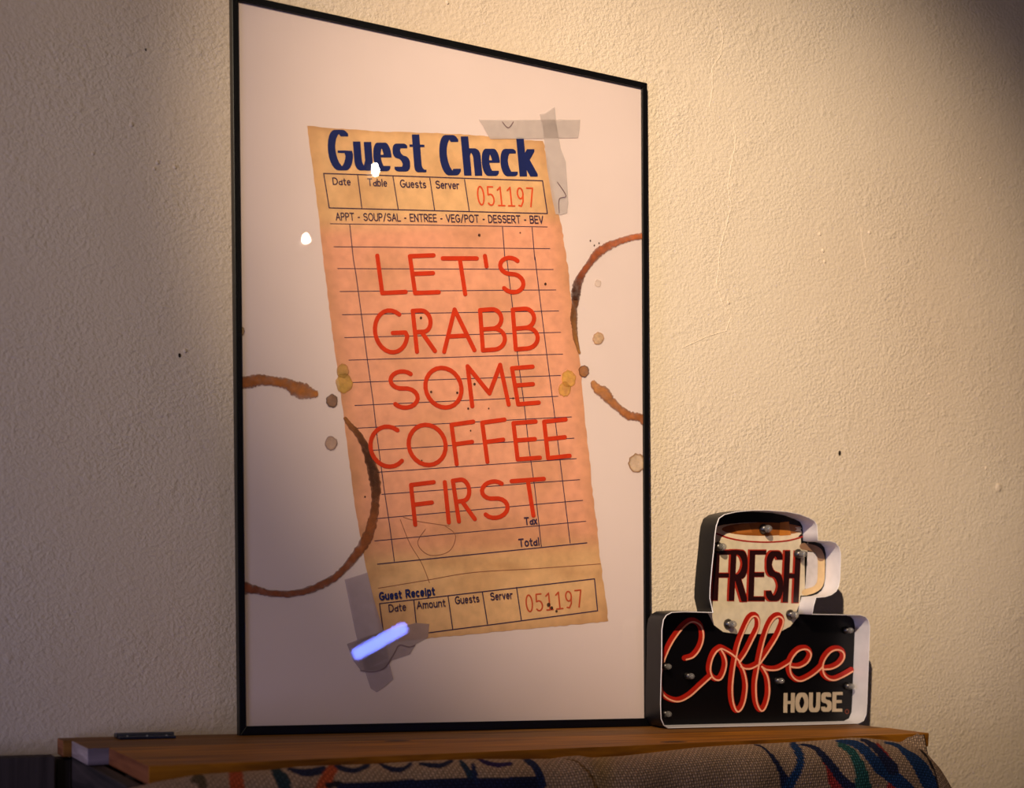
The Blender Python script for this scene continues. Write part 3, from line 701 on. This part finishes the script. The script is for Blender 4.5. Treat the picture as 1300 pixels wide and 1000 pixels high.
# handle print
ik = sink(); ik.sub = 2
hl = [cs(925, 330), cs(1000, 345), cs(1035, 362), cs(1056, 395), cs(1066, 440), cs(1066, 520), cs(1062, 600), cs(1042, 645), cs(1005, 672), cs(940, 692)]
grid_poly([cs(935, 370), cs(1085, 385), cs(1090, 500), cs(1085, 610), cs(1050, 655), cs(940, 665)], (216, 206, 204), .0003, 6)
P = spline(hl, 6)
for a, b in zip(P, P[1:]): ik.stroke([a, b], 4.6, 4.0, (222, 188, 140), .0005, 10)
for a, b in zip(P[:22], P[1:23]): ik.stroke([a, b], 4.8, 4.2, (150, 112, 84), .0006, 10)
o_ = ik.build('handle_print', TINPR, sign, 'cream mug handle printed on the sign'); clipto(o_)
# FRESH
ik = sink(); ik2 = sink(); ik.sub = ik2.sub = 3
items = [('F', (246, 378), (232, 738), (330, 738)), ('R', (378, 375), (360, 740), (460, 748)), ('E', (525, 378), (512, 742), (600, 742)), ('S', (652, 380), (640, 748), (742, 746)), ('H', (800, 382), (783, 752), (866, 756))]
for ch, tl, bl, br in items:
    br = (br[0]-(tl[0]-bl[0])*0, br[1])
    letter(ik, ch, cs(bl[0]-7, bl[1]), cs(br[0]-7, br[1]), cs(tl[0]-7, tl[1]-3), 4.8, 3.4, (176, 48, 30), .0007, pen=4)
    letter(ik2, ch, cs(*bl), cs(*br), cs(*tl), 3.4, 2.6, (40, 9, 10), .0009, pen=4)
o_ = ik.build('fresh_lettering', TINPR, sign, 'red outline of the lettering FRESH'); clipto(o_)
o_ = ik2.build('fresh_lettering', TINPR, sign, 'dark maroon lettering FRESH'); clipto(o_)
# script Coffee
coffee = [[(240, 312), (280, 298), (315, 255), (333, 200), (330, 150), (310, 117), (270, 105), (225, 135), (175, 200), (140, 265), (112, 340), (100, 410), (102, 470), (120, 512), (165, 538), (210, 540), (265, 510), (320, 460), (375, 410)],
          [(430, 252), (405, 270), (383, 310), (372, 365), (382, 405), (405, 424), (430, 420), (450, 385), (460, 335), (450, 290), (430, 252), (475, 272), (510, 298), (535, 325)],
          [(535, 325), (570, 275), (608, 200), (638, 135), (636, 88), (615, 73), (590, 90), (560, 150), (530, 230), (512, 310), (498, 400), (492, 480), (498, 550), (518, 596), (542, 586), (562, 540), (572, 470), (568, 420), (555, 372), (530, 325)],
          [(540, 350), (565, 362), (600, 360), (645, 335)],
          [(645, 335), (690, 270), (740, 190), (770, 120), (770, 90), (750, 75), (722, 88), (695, 130), (670, 200), (648, 290), (632, 380), (622, 450), (626, 540), (645, 588), (665, 590), (685, 550), (696, 490), (690, 420), (675, 382), (655, 350)],
          [(655, 352), (685, 368), (740, 368), (790, 342), (815, 325)],
          [(815, 352), (860, 355), (905, 330), (925, 290), (915, 264), (890, 255), (855, 266), (825, 300), (810, 340), (813, 385), (835, 418), (870, 430), (920, 408), (965, 375), (990, 350)],
          [(990, 366), (1040, 362), (1085, 337), (1108, 300), (1100, 270), (1070, 258), (1035, 270), (1005, 305), (990, 345), (995, 388), (1018, 416), (1055, 425), (1105, 405), (1165, 370)]]
ik = sink(); ik2 = sink()
for s in coffee:
    P = spline(s, 4)
    for a, b in zip(P, P[1:]):
        ik.stroke([ct(a[0]-8, a[1]-9), ct(b[0]-8, b[1]-9)], 3.7, 3.7, (178, 30, 14), .0012, 10)
        ik2.stroke([ct(*a), ct(*b)], 1.05, 1.05, (255, 178, 142), .0020, 8)
o_ = ik.build('coffee_lettering', TINPR, sign, 'red script band of the lettering Coffee'); clipto(o_)
o_ = ik2.build('coffee_lettering', TINPR, sign, 'pale pink tube line of the lettering Coffee'); clipto(o_)
ik = sink()
text(ik, 'HOUSE', ct(787, 596), ct(1090, 590), ct(789, 504), 2.5, 1.9, (196, 176, 150), .0006, .34, pen=4)
o_ = ik.build('house_lettering', TINPR, sign, 'cream block lettering HOUSE'); clipto(o_)
ik = sink(); ik.stroke(arc(*ct(1127, 598), 2.2, 2.6, 0, 360, 12), .5, .5, (120, 50, 24), .0004, 6)
ik.build('trade_mark', TINPR, sign, 'tiny orange ring mark after House')
# bulbs
proto = None
for px, py, s in ((973, 671, 1), (915, 694, 1), (1017, 703, 1), (928, 792, 1), (1007, 780, 1), (877, 858, .8), (991, 864, .8), (1080, 871, .8), (1079, 800, .8), (848, 846, .8), (848, 906, .8)):
    x, z = on_sign(px, py, SY_BACK-.009)
    if not inside(offs(O, sg*.012), x-SO.x, z-SO.z): 
        x -= .0
    so = fin(lathe([(0, 0), (.0052, 0), (.0056, .0015), (.0042, .003), (.0036, .0065), (0, .0065)], 18), 'bulb_socket', CHROME, sign, (x-SO.x, SY_BACK-SO.y-.0003, z-SO.z), smooth=True)
    so.rotation_euler = (pi/2, 0, 0); s *= 1.35; so.scale = (s, s, s)
    bu = fin(lathe([(.0030, .0052), (.0040, .0078), (.0041, .0102), (.0032, .0128), (.0017, .0144), (0, .0148)], 16), 'bulb', BULB, so, smooth=True)

# ------------------------------------------------------------------ metal plate at the back of the shelf
hg = empty('metal_plate', (-.105, .0, .0012), 'flat dark blue-grey metal plate lying at the back left of the shelf', 'plate')
xa = on_plane(146, 933, Vector((0, 0, 1)), .003).x+.105; xb = on_plane(218, 932, Vector((0, 0, 1)), .003).x+.105
fin(prism([(xa, -.012), (xb, -.012), (xb, .004), (xa, .004)], -.0008, .0022), 'leaf', BLUEM, hg, bevel=.0006)
fin(prism([(xa, .004), (xb, .004), (xb, .018), (xa, .018)], -.0008, .0040), 'leaf', BLUEM, hg, bevel=.0006)
bm = bmesh.new(); bmesh.ops.create_cone(bm, cap_ends=True, segments=14, radius1=.0032, radius2=.0032, depth=xb-xa+.002, matrix=Matrix.Translation(((xa+xb)/2, .004, .0025)) @ Matrix.Rotation(pi/2, 4, 'Y'))
fin(bm, 'knuckle', METAL, hg)
for k in range(3):
    fin(lathe([(.0026, 0), (.0022, .0008), (0, .001)], 12), 'screw', METAL, hg, (xa+(xb-xa)*(.15+.35*k), -.006, .0022))

# ------------------------------------------------------------------ burlap sack draped along the front of the shelf
SACKM, nt, b = mat('burlap')
at = N(nt, 'ShaderNodeVertexColor', layer_name='Col'); uv = N(nt, 'ShaderNodeUVMap', uv_map='UVMap')
sep = N(nt, 'ShaderNodeSeparateXYZ')
nd = N(nt, 'ShaderNodeTexNoise'); nd.inputs['Scale'].default_value = 60; nd.inputs['Detail'].default_value = 2
nt.links.new(uv.outputs[0], nd.inputs['Vector'])
dm = N(nt, 'ShaderNodeVectorMath', operation='MULTIPLY_ADD'); dm.inputs[1].default_value = (.0016, .0016, 0)
nt.links.new(nd.outputs['Color'], dm.inputs[0]); nt.links.new(uv.outputs[0], dm.inputs[2]); nt.links.new(dm.outputs[0], sep.inputs[0])
def m_(op, a, bb=None, v=None):
    n = N(nt, 'ShaderNodeMath', operation=op)
    nt.links.new(a, n.inputs[0])
    if bb is not None: nt.links.new(bb, n.inputs[1])
    if v is not None: n.inputs[1].default_value = v
    return n.outputs[0]
K = 2*pi/.0078
sx = m_('SINE', m_('MULTIPLY', sep.outputs[0], v=K)); sy = m_('SINE', m_('MULTIPLY', sep.outputs[1], v=K))
prod = m_('MULTIPLY', sx, sy)
s2x = m_('ABSOLUTE', m_('SINE', m_('MULTIPLY', sep.outputs[0], v=K/1.0))); s2y = m_('ABSOLUTE', m_('SINE', m_('MULTIPLY', sep.outputs[1], v=K/1.0)))
thr = m_('MULTIPLY', s2x, s2y)
hgt = m_('ADD', m_('MULTIPLY', thr, v=.75), m_('MULTIPLY', prod, v=.3))
nz = N(nt, 'ShaderNodeTexNoise'); nz.inputs['Scale'].default_value = 160; nz.inputs['Detail'].default_value = 3; nt.links.new(uv.outputs[0], nz.inputs['Vector'])
hg2 = m_('ADD', hgt, m_('MULTIPLY', nz.outputs['Fac'], v=.5))
mr = N(nt, 'ShaderNodeMapRange'); mr.inputs[1].default_value = .15; mr.inputs[2].default_value = .95; mr.inputs[3].default_value = .2; mr.inputs[4].default_value = 1.2
nt.links.new(hg2, mr.inputs[0])
sc_ = N(nt, 'ShaderNodeVectorMath', operation='SCALE'); nt.links.new(at.outputs['Color'], sc_.inputs[0]); nt.links.new(mr.outputs[0], sc_.inputs['Scale'])
nt.links.new(sc_.outputs[0], b.inputs['Base Color']); b.inputs['Roughness'].default_value = .95; b.inputs['Specular IOR Level'].default_value = .1
bp = N(nt, 'ShaderNodeBump'); bp.inputs['Strength'].default_value = 1; bp.inputs['Distance'].default_value = .0012
nt.links.new(hg2, bp.inputs['Height']); nt.links.new(bp.outputs[0], b.inputs['Normal'])

sil = [(150, 1006), (200, 994), (250, 985), (300, 981.5), (340, 979), (380, 974.5), (420, 973), (480, 971), (540, 967), (600, 965), (660, 965), (700, 964.5), (718, 961.5), (735, 960.5), (750, 963), (790, 961), (830, 956.5), (880, 950.5), (930, 947), (975, 945), (1020, 942.5), (1055, 940), (1080, 937.5), (1100, 938), (1130, 941.5), (1150, 945), (1163, 951), (1172, 962), (1181, 980), (1188, 998), (1196, 1030), (1202, 1060)]
# front line of the shelf as an upright plane, the sack's crest runs just in front of it
a0 = Vector((-.2, front_y(-.2)-.014, 0)); a1 = Vector((.97, front_y(.97)-.014, 0)); dr = (a1-a0).normalized(); nn = Vector((-dr.y, dr.x, 0))
crest = []
for i in range(len(sil)-1):
    (x0, y0), (x1, y1) = sil[i], sil[i+1]; k = max(1, int(math.hypot(x1-x0, y1-y0)/2.2))
    for j in range(k): crest.append((x0+(x1-x0)*j/k, y0+(y1-y0)*j/k))
crest.append(sil[-1])
CP = []
for x, y in crest: CP.append(on_plane(x, y, nn, nn.dot(a0)))
# cross-section: distance in front of the crest, drop
def sect(t):
    # t arc length in metres from the crest; negative runs back
    if t < 0: return (t*.8, -abs(t)**1.6*14)
    R0 = .052; a = min(t/R0, 1.28)
    f, d = R0*sin(a), R0*(1-cos(a))
    if t/R0 > 1.28: e = t-1.28*R0; f += e*.29; d += e*.957
    return (f, -d)
ts = [-.016, -.012, -.008, -.004]+[k*.0016 for k in range(60)]+[.097+k*.03 for k in range(15)]
c6 = C(5.652, 820, 900); c7 = C(5.2, 1000, 880); k3 = C(5.2, 180, 915); k4 = C(5.2, 400, 915); k5 = C(5.2, 600, 915)
NV, RD, TL_, OR_, BL_, DK = (20, 30, 66), (168, 46, 44), (28, 84, 84), (206, 84, 44), (16, 52, 104), (26, 22, 30)
def tr(cv, s, pts, c): return ([(*cv(x, y), wd/s/2) for x, y, wd in pts], c)
marks = [
 tr(c7, 5.2, [(200, 370, 14), (250, 470, 30), (290, 560, 60), (320, 640, 80)], RD), tr(c7, 5.2, [(590, 340, 20), (640, 400, 22), (690, 470, 30)], RD), tr(c7, 5.2, [(690, 560, 80), (700, 640, 90)], RD),
 tr(c6, 5.652, [(780, 263, 8), (830, 275, 14), (870, 310, 20), (915, 365, 32), (955, 430, 40), (980, 490, 60), (1000, 570, 90)], NV),
 tr(c6, 5.652, [(1055, 262, 50), (1090, 310, 58), (1105, 370, 56), (1085, 440, 60), (1050, 500, 70), (1010, 570, 80)], BL_),
 tr(c7, 5.2, [(80, 344, 10), (130, 350, 20), (190, 375, 34), (240, 430, 50), (300, 500, 56), (350, 570, 60), (430, 640, 80)], NV),
 tr(c7, 5.2, [(340, 340, 34), (420, 390, 50), (450, 440, 66), (480, 520, 84), (495, 630, 110)], TL_),
 tr(c7, 5.2, [(320, 322, 14), (400, 328, 34), (480, 360, 60), (550, 430, 70), (610, 500, 80), (700, 560, 90), (790, 640, 90)], BL_),
 tr(c7, 5.2, [(480, 312, 14), (530, 330, 34), (590, 380, 46), (640, 440, 60), (690, 500, 80)], NV),
 tr(c7, 5.2, [(640, 330, 14), (720, 350, 26), (780, 400, 46), (840, 450, 76), (890, 520, 100), (940, 620, 100)], BL_),
 tr(c7, 5.2, [(740, 322, 8), (800, 330, 9), (860, 365, 11), (910, 420, 12), (950, 490, 13), (978, 560, 13), (990, 640, 13)], DK),
 tr(k3, 5.2, [(340, 400, 40), (380, 385, 60), (400, 430, 60)], (96, 80, 56)), tr(k3, 5.2, [(620, 355, 90), (625, 440, 100)], OR_), tr(k3, 5.2, [(880, 330, 60), (930, 400, 90), (940, 450, 90)], (24, 50, 60)),
 tr(k3, 5.2, [(970, 325, 20), (1080, 350, 50), (1200, 330, 50)], NV), tr(k3, 5.2, [(1260, 320, 70), (1210, 400, 80), (1170, 450, 60)], OR_), tr(k3, 5.2, [(1230, 430, 40), (1300, 420, 40)], DK),
 tr(k4, 5.2, [(120, 285, 20), (170, 320, 34), (260, 335, 34), (350, 300, 30)], NV), tr(k4, 5.2, [(420, 285, 20), (490, 322, 32), (570, 328, 32), (630, 292, 24)], NV), tr(k4, 5.2, [(690, 290, 20), (760, 300, 30), (840, 300, 32), (900, 270, 24)], NV),
 tr(k4, 5.2, [(1060, 250, 14), (1120, 280, 28), (1200, 298, 30), (1290, 290, 26)], (34, 24, 84)), tr(k4, 5.2, [(960, 275, 24), (1000, 330, 44), (1040, 390, 50)], (18, 46, 76)),
 tr(k4, 5.2, [(180, 460, 84), (500, 440, 84), (900, 425, 84), (1330, 420, 84)], (14, 24, 62)),
 tr(k5, 5.2, [(0, 425, 80), (200, 420, 84), (440, 415, 90)], (14, 24, 62)), tr(k5, 5.2, [(330, 250, 24), (390, 290, 44), (430, 340, 54), (450, 420, 54)], (16, 34, 80)), tr(k5, 5.2, [(0, 300, 30), (20, 400, 40)], (16, 34, 80)),
 tr(k5, 5.2, [(610, 258, 6), (680, 272, 9), (740, 320, 14), (780, 370, 16), (810, 440, 16)], (128, 88, 40)),
]
marks = [(spline(p, 4), c) for p, c in marks]
BASE = (202, 168, 140)
def print_at(px, py):
    c = None
    for P, cc in marks:
        for (x0, y0, w0), (x1, y1, w1) in zip(P, P[1:]):
            if abs(px-x0) > 20 or abs(py-y0) > 20: continue
            dx, dy = x1-x0, y1-y0; q = max(0, min(1, ((px-x0)*dx+(py-y0)*dy)/(dx*dx+dy*dy+1e-9)))
            if math.hypot(px-x0-q*dx, py-y0-q*dy) < w0+(w1-w0)*q: c = cc; break
    return c
V = []; CC = []; UVs = []
run = 0; prev = None
for i, P in enumerate(CP):
    if prev is not None: run += (P-prev).length
    prev = P
    k = i/(len(CP)-1)
    for t in ts:
        f, d = sect(t)
        wav = .002*sin(run*31+t*20)+.0015*sin(run*67+1+t*35)
        tt = max(0, min(1, t/.05))
        P2 = P+Vector((0, -1, 0))*(f+wav*tt)+Vector((0, 0, d))
        if P.z < -.02 and P.x > .8:                # the right end rounds off
            P2.y = P2.y
        V.append(P2); UVs.append((run, t))
        c = None
        if t < .1:
            px, py = to_px(P2); c = print_at(px, py) if py < 1012 else None
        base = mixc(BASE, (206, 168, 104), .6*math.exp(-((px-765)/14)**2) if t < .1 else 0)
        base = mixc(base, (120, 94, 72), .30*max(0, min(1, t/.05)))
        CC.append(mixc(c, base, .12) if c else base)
nt_ = len(ts)
Fc = [(i*nt_+j, (i+1)*nt_+j, (i+1)*nt_+j+1, i*nt_+j+1) for i in range(len(CP)-1) for j in range(nt_-1)]
me = bpy.data.meshes.new('burlap_sack'); me.from_pydata([tuple(v) for v in V], [], Fc)
a = me.color_attributes.new('Col', 'FLOAT_COLOR', 'POINT'); flat = []
for c in CC: flat += [*lin(c), 1]
a.data.foreach_set('color', flat)
ul = me.uv_layers.new(name='UVMap'); vi = [0]*len(me.loops); me.loops.foreach_get('vertex_index', vi)
fl_ = []
for k in vi: fl_ += [UVs[k][0], UVs[k][1]]
ul.data.foreach_set('uv', fl_)
me.polygons.foreach_set('use_smooth', [True]*len(me.polygons))
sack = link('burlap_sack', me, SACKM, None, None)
tag(sack, 'burlap coffee sack with blue, red and teal print draped along the shelf front', 'sack')
md = sack.modifiers.new('thickness', 'SOLIDIFY'); md.thickness = .0016; md.offset = -1
# folded corner of the sack lying on the shelf's right end
V = []; UVs = []; CC = []
P0 = on_plane(1156, 942, Vector((0, 0, 1)), 0)
n1_, n2_ = 16, 12
for i in range(n1_+1):
    for j in range(n2_+1):
        u, v = i/n1_, j/n2_
        px = 1138+34*u+ (6*v*u); py0 = 944-13*sin(min(1, u*1.15)*pi*.5); py = py0+v*(955-py0+6*u)
        P = on_plane(px, py, nn, nn.dot(a0)+.006+.010*(1-v)-.012*v*v)
        P.z = P.z+.0008*sin(u*19+v*7); V.append(P); UVs.append((u*.05, v*.03)); CC.append(BASE)
me = bpy.data.meshes.new('sack_corner'); me.from_pydata([tuple(v) for v in V], [], [(i*(n2_+1)+j, (i+1)*(n2_+1)+j, (i+1)*(n2_+1)+j+1, i*(n2_+1)+j+1) for i in range(n1_) for j in range(n2_)])
a = me.color_attributes.new('Col', 'FLOAT_COLOR', 'POINT'); flat = []
for c in CC: flat += [*lin(c), 1]
a.data.foreach_set('color', flat)
ul = me.uv_layers.new(name='UVMap'); vi = [0]*len(me.loops); me.loops.foreach_get('vertex_index', vi); fl_ = []
for k in vi: fl_ += [UVs[k][0], UVs[k][1]]
ul.data.foreach_set('uv', fl_); me.polygons.foreach_set('use_smooth', [True]*len(me.polygons))
o = link('folded_corner', me, SACKM, sack, None, 'frayed beige corner of the sack folded over the shelf end')
md = o.modifiers.new('thickness', 'SOLIDIFY'); md.thickness = .0016

# ------------------------------------------------------------------ what the poster glass reflects: two lamps and a slit of daylight
for i, L in enumerate(LAMPS):
    g = empty('ceiling_spotlight', L, ['lower warm spotlight reflected left of the slip', 'upper warm spotlight reflected on the slip title'][i], 'lamp')
    bm = lathe([(0, -.02), (.026, -.02), (.03, .0), (.03, .08), (.012, .1), (.006, .1), (.006, .7), (0, .7)], 20)
    o = fin(bm, 'housing', BLACK, g, smooth=False); o.rotation_euler = (0, 0, 0); 
    o.location = (0, -.055, 0)
    bm = bmesh.new(); bmesh.ops.create_uvsphere(bm, u_segments=20, v_segments=14, radius=.0075)
    bmesh.ops.scale(bm, vec=(1, 1, 1.35 if i == 0 else 2.1), verts=bm.verts)
    fin(bm, 'bulb', LAMPE, g, smooth=True)
A = Vector((.911, -1.836, .281)); B = Vector((1.050, -1.801, .356))
g = empty('strip_light', (A+B)/2, 'slanted bluish strip light reflected at the foot of the poster', 'lamp')
dx = (B-A); L = dx.length; bm = bmesh.new()
bmesh.ops.create_cube(bm, size=1, matrix=Matrix.Diagonal((L, .012, .030, 1)))
bmesh.ops.bevel(bm, geom=list(bm.edges), offset=.0055, segments=3, affect='EDGES')
o = fin(bm, 'diffuser', TUBEE, g, smooth=True); o.rotation_euler = dx.to_track_quat('X', 'Z').to_euler()
bm = bmesh.new(); bmesh.ops.create_cube(bm, size=1, matrix=Matrix.Translation((0, -.016, 0)) @ Matrix.Diagonal((L+.01, .016, .026, 1)))
o = fin(bm, 'fitting', METAL, g); o.rotation_euler = dx.to_track_quat('X', 'Z').to_euler()
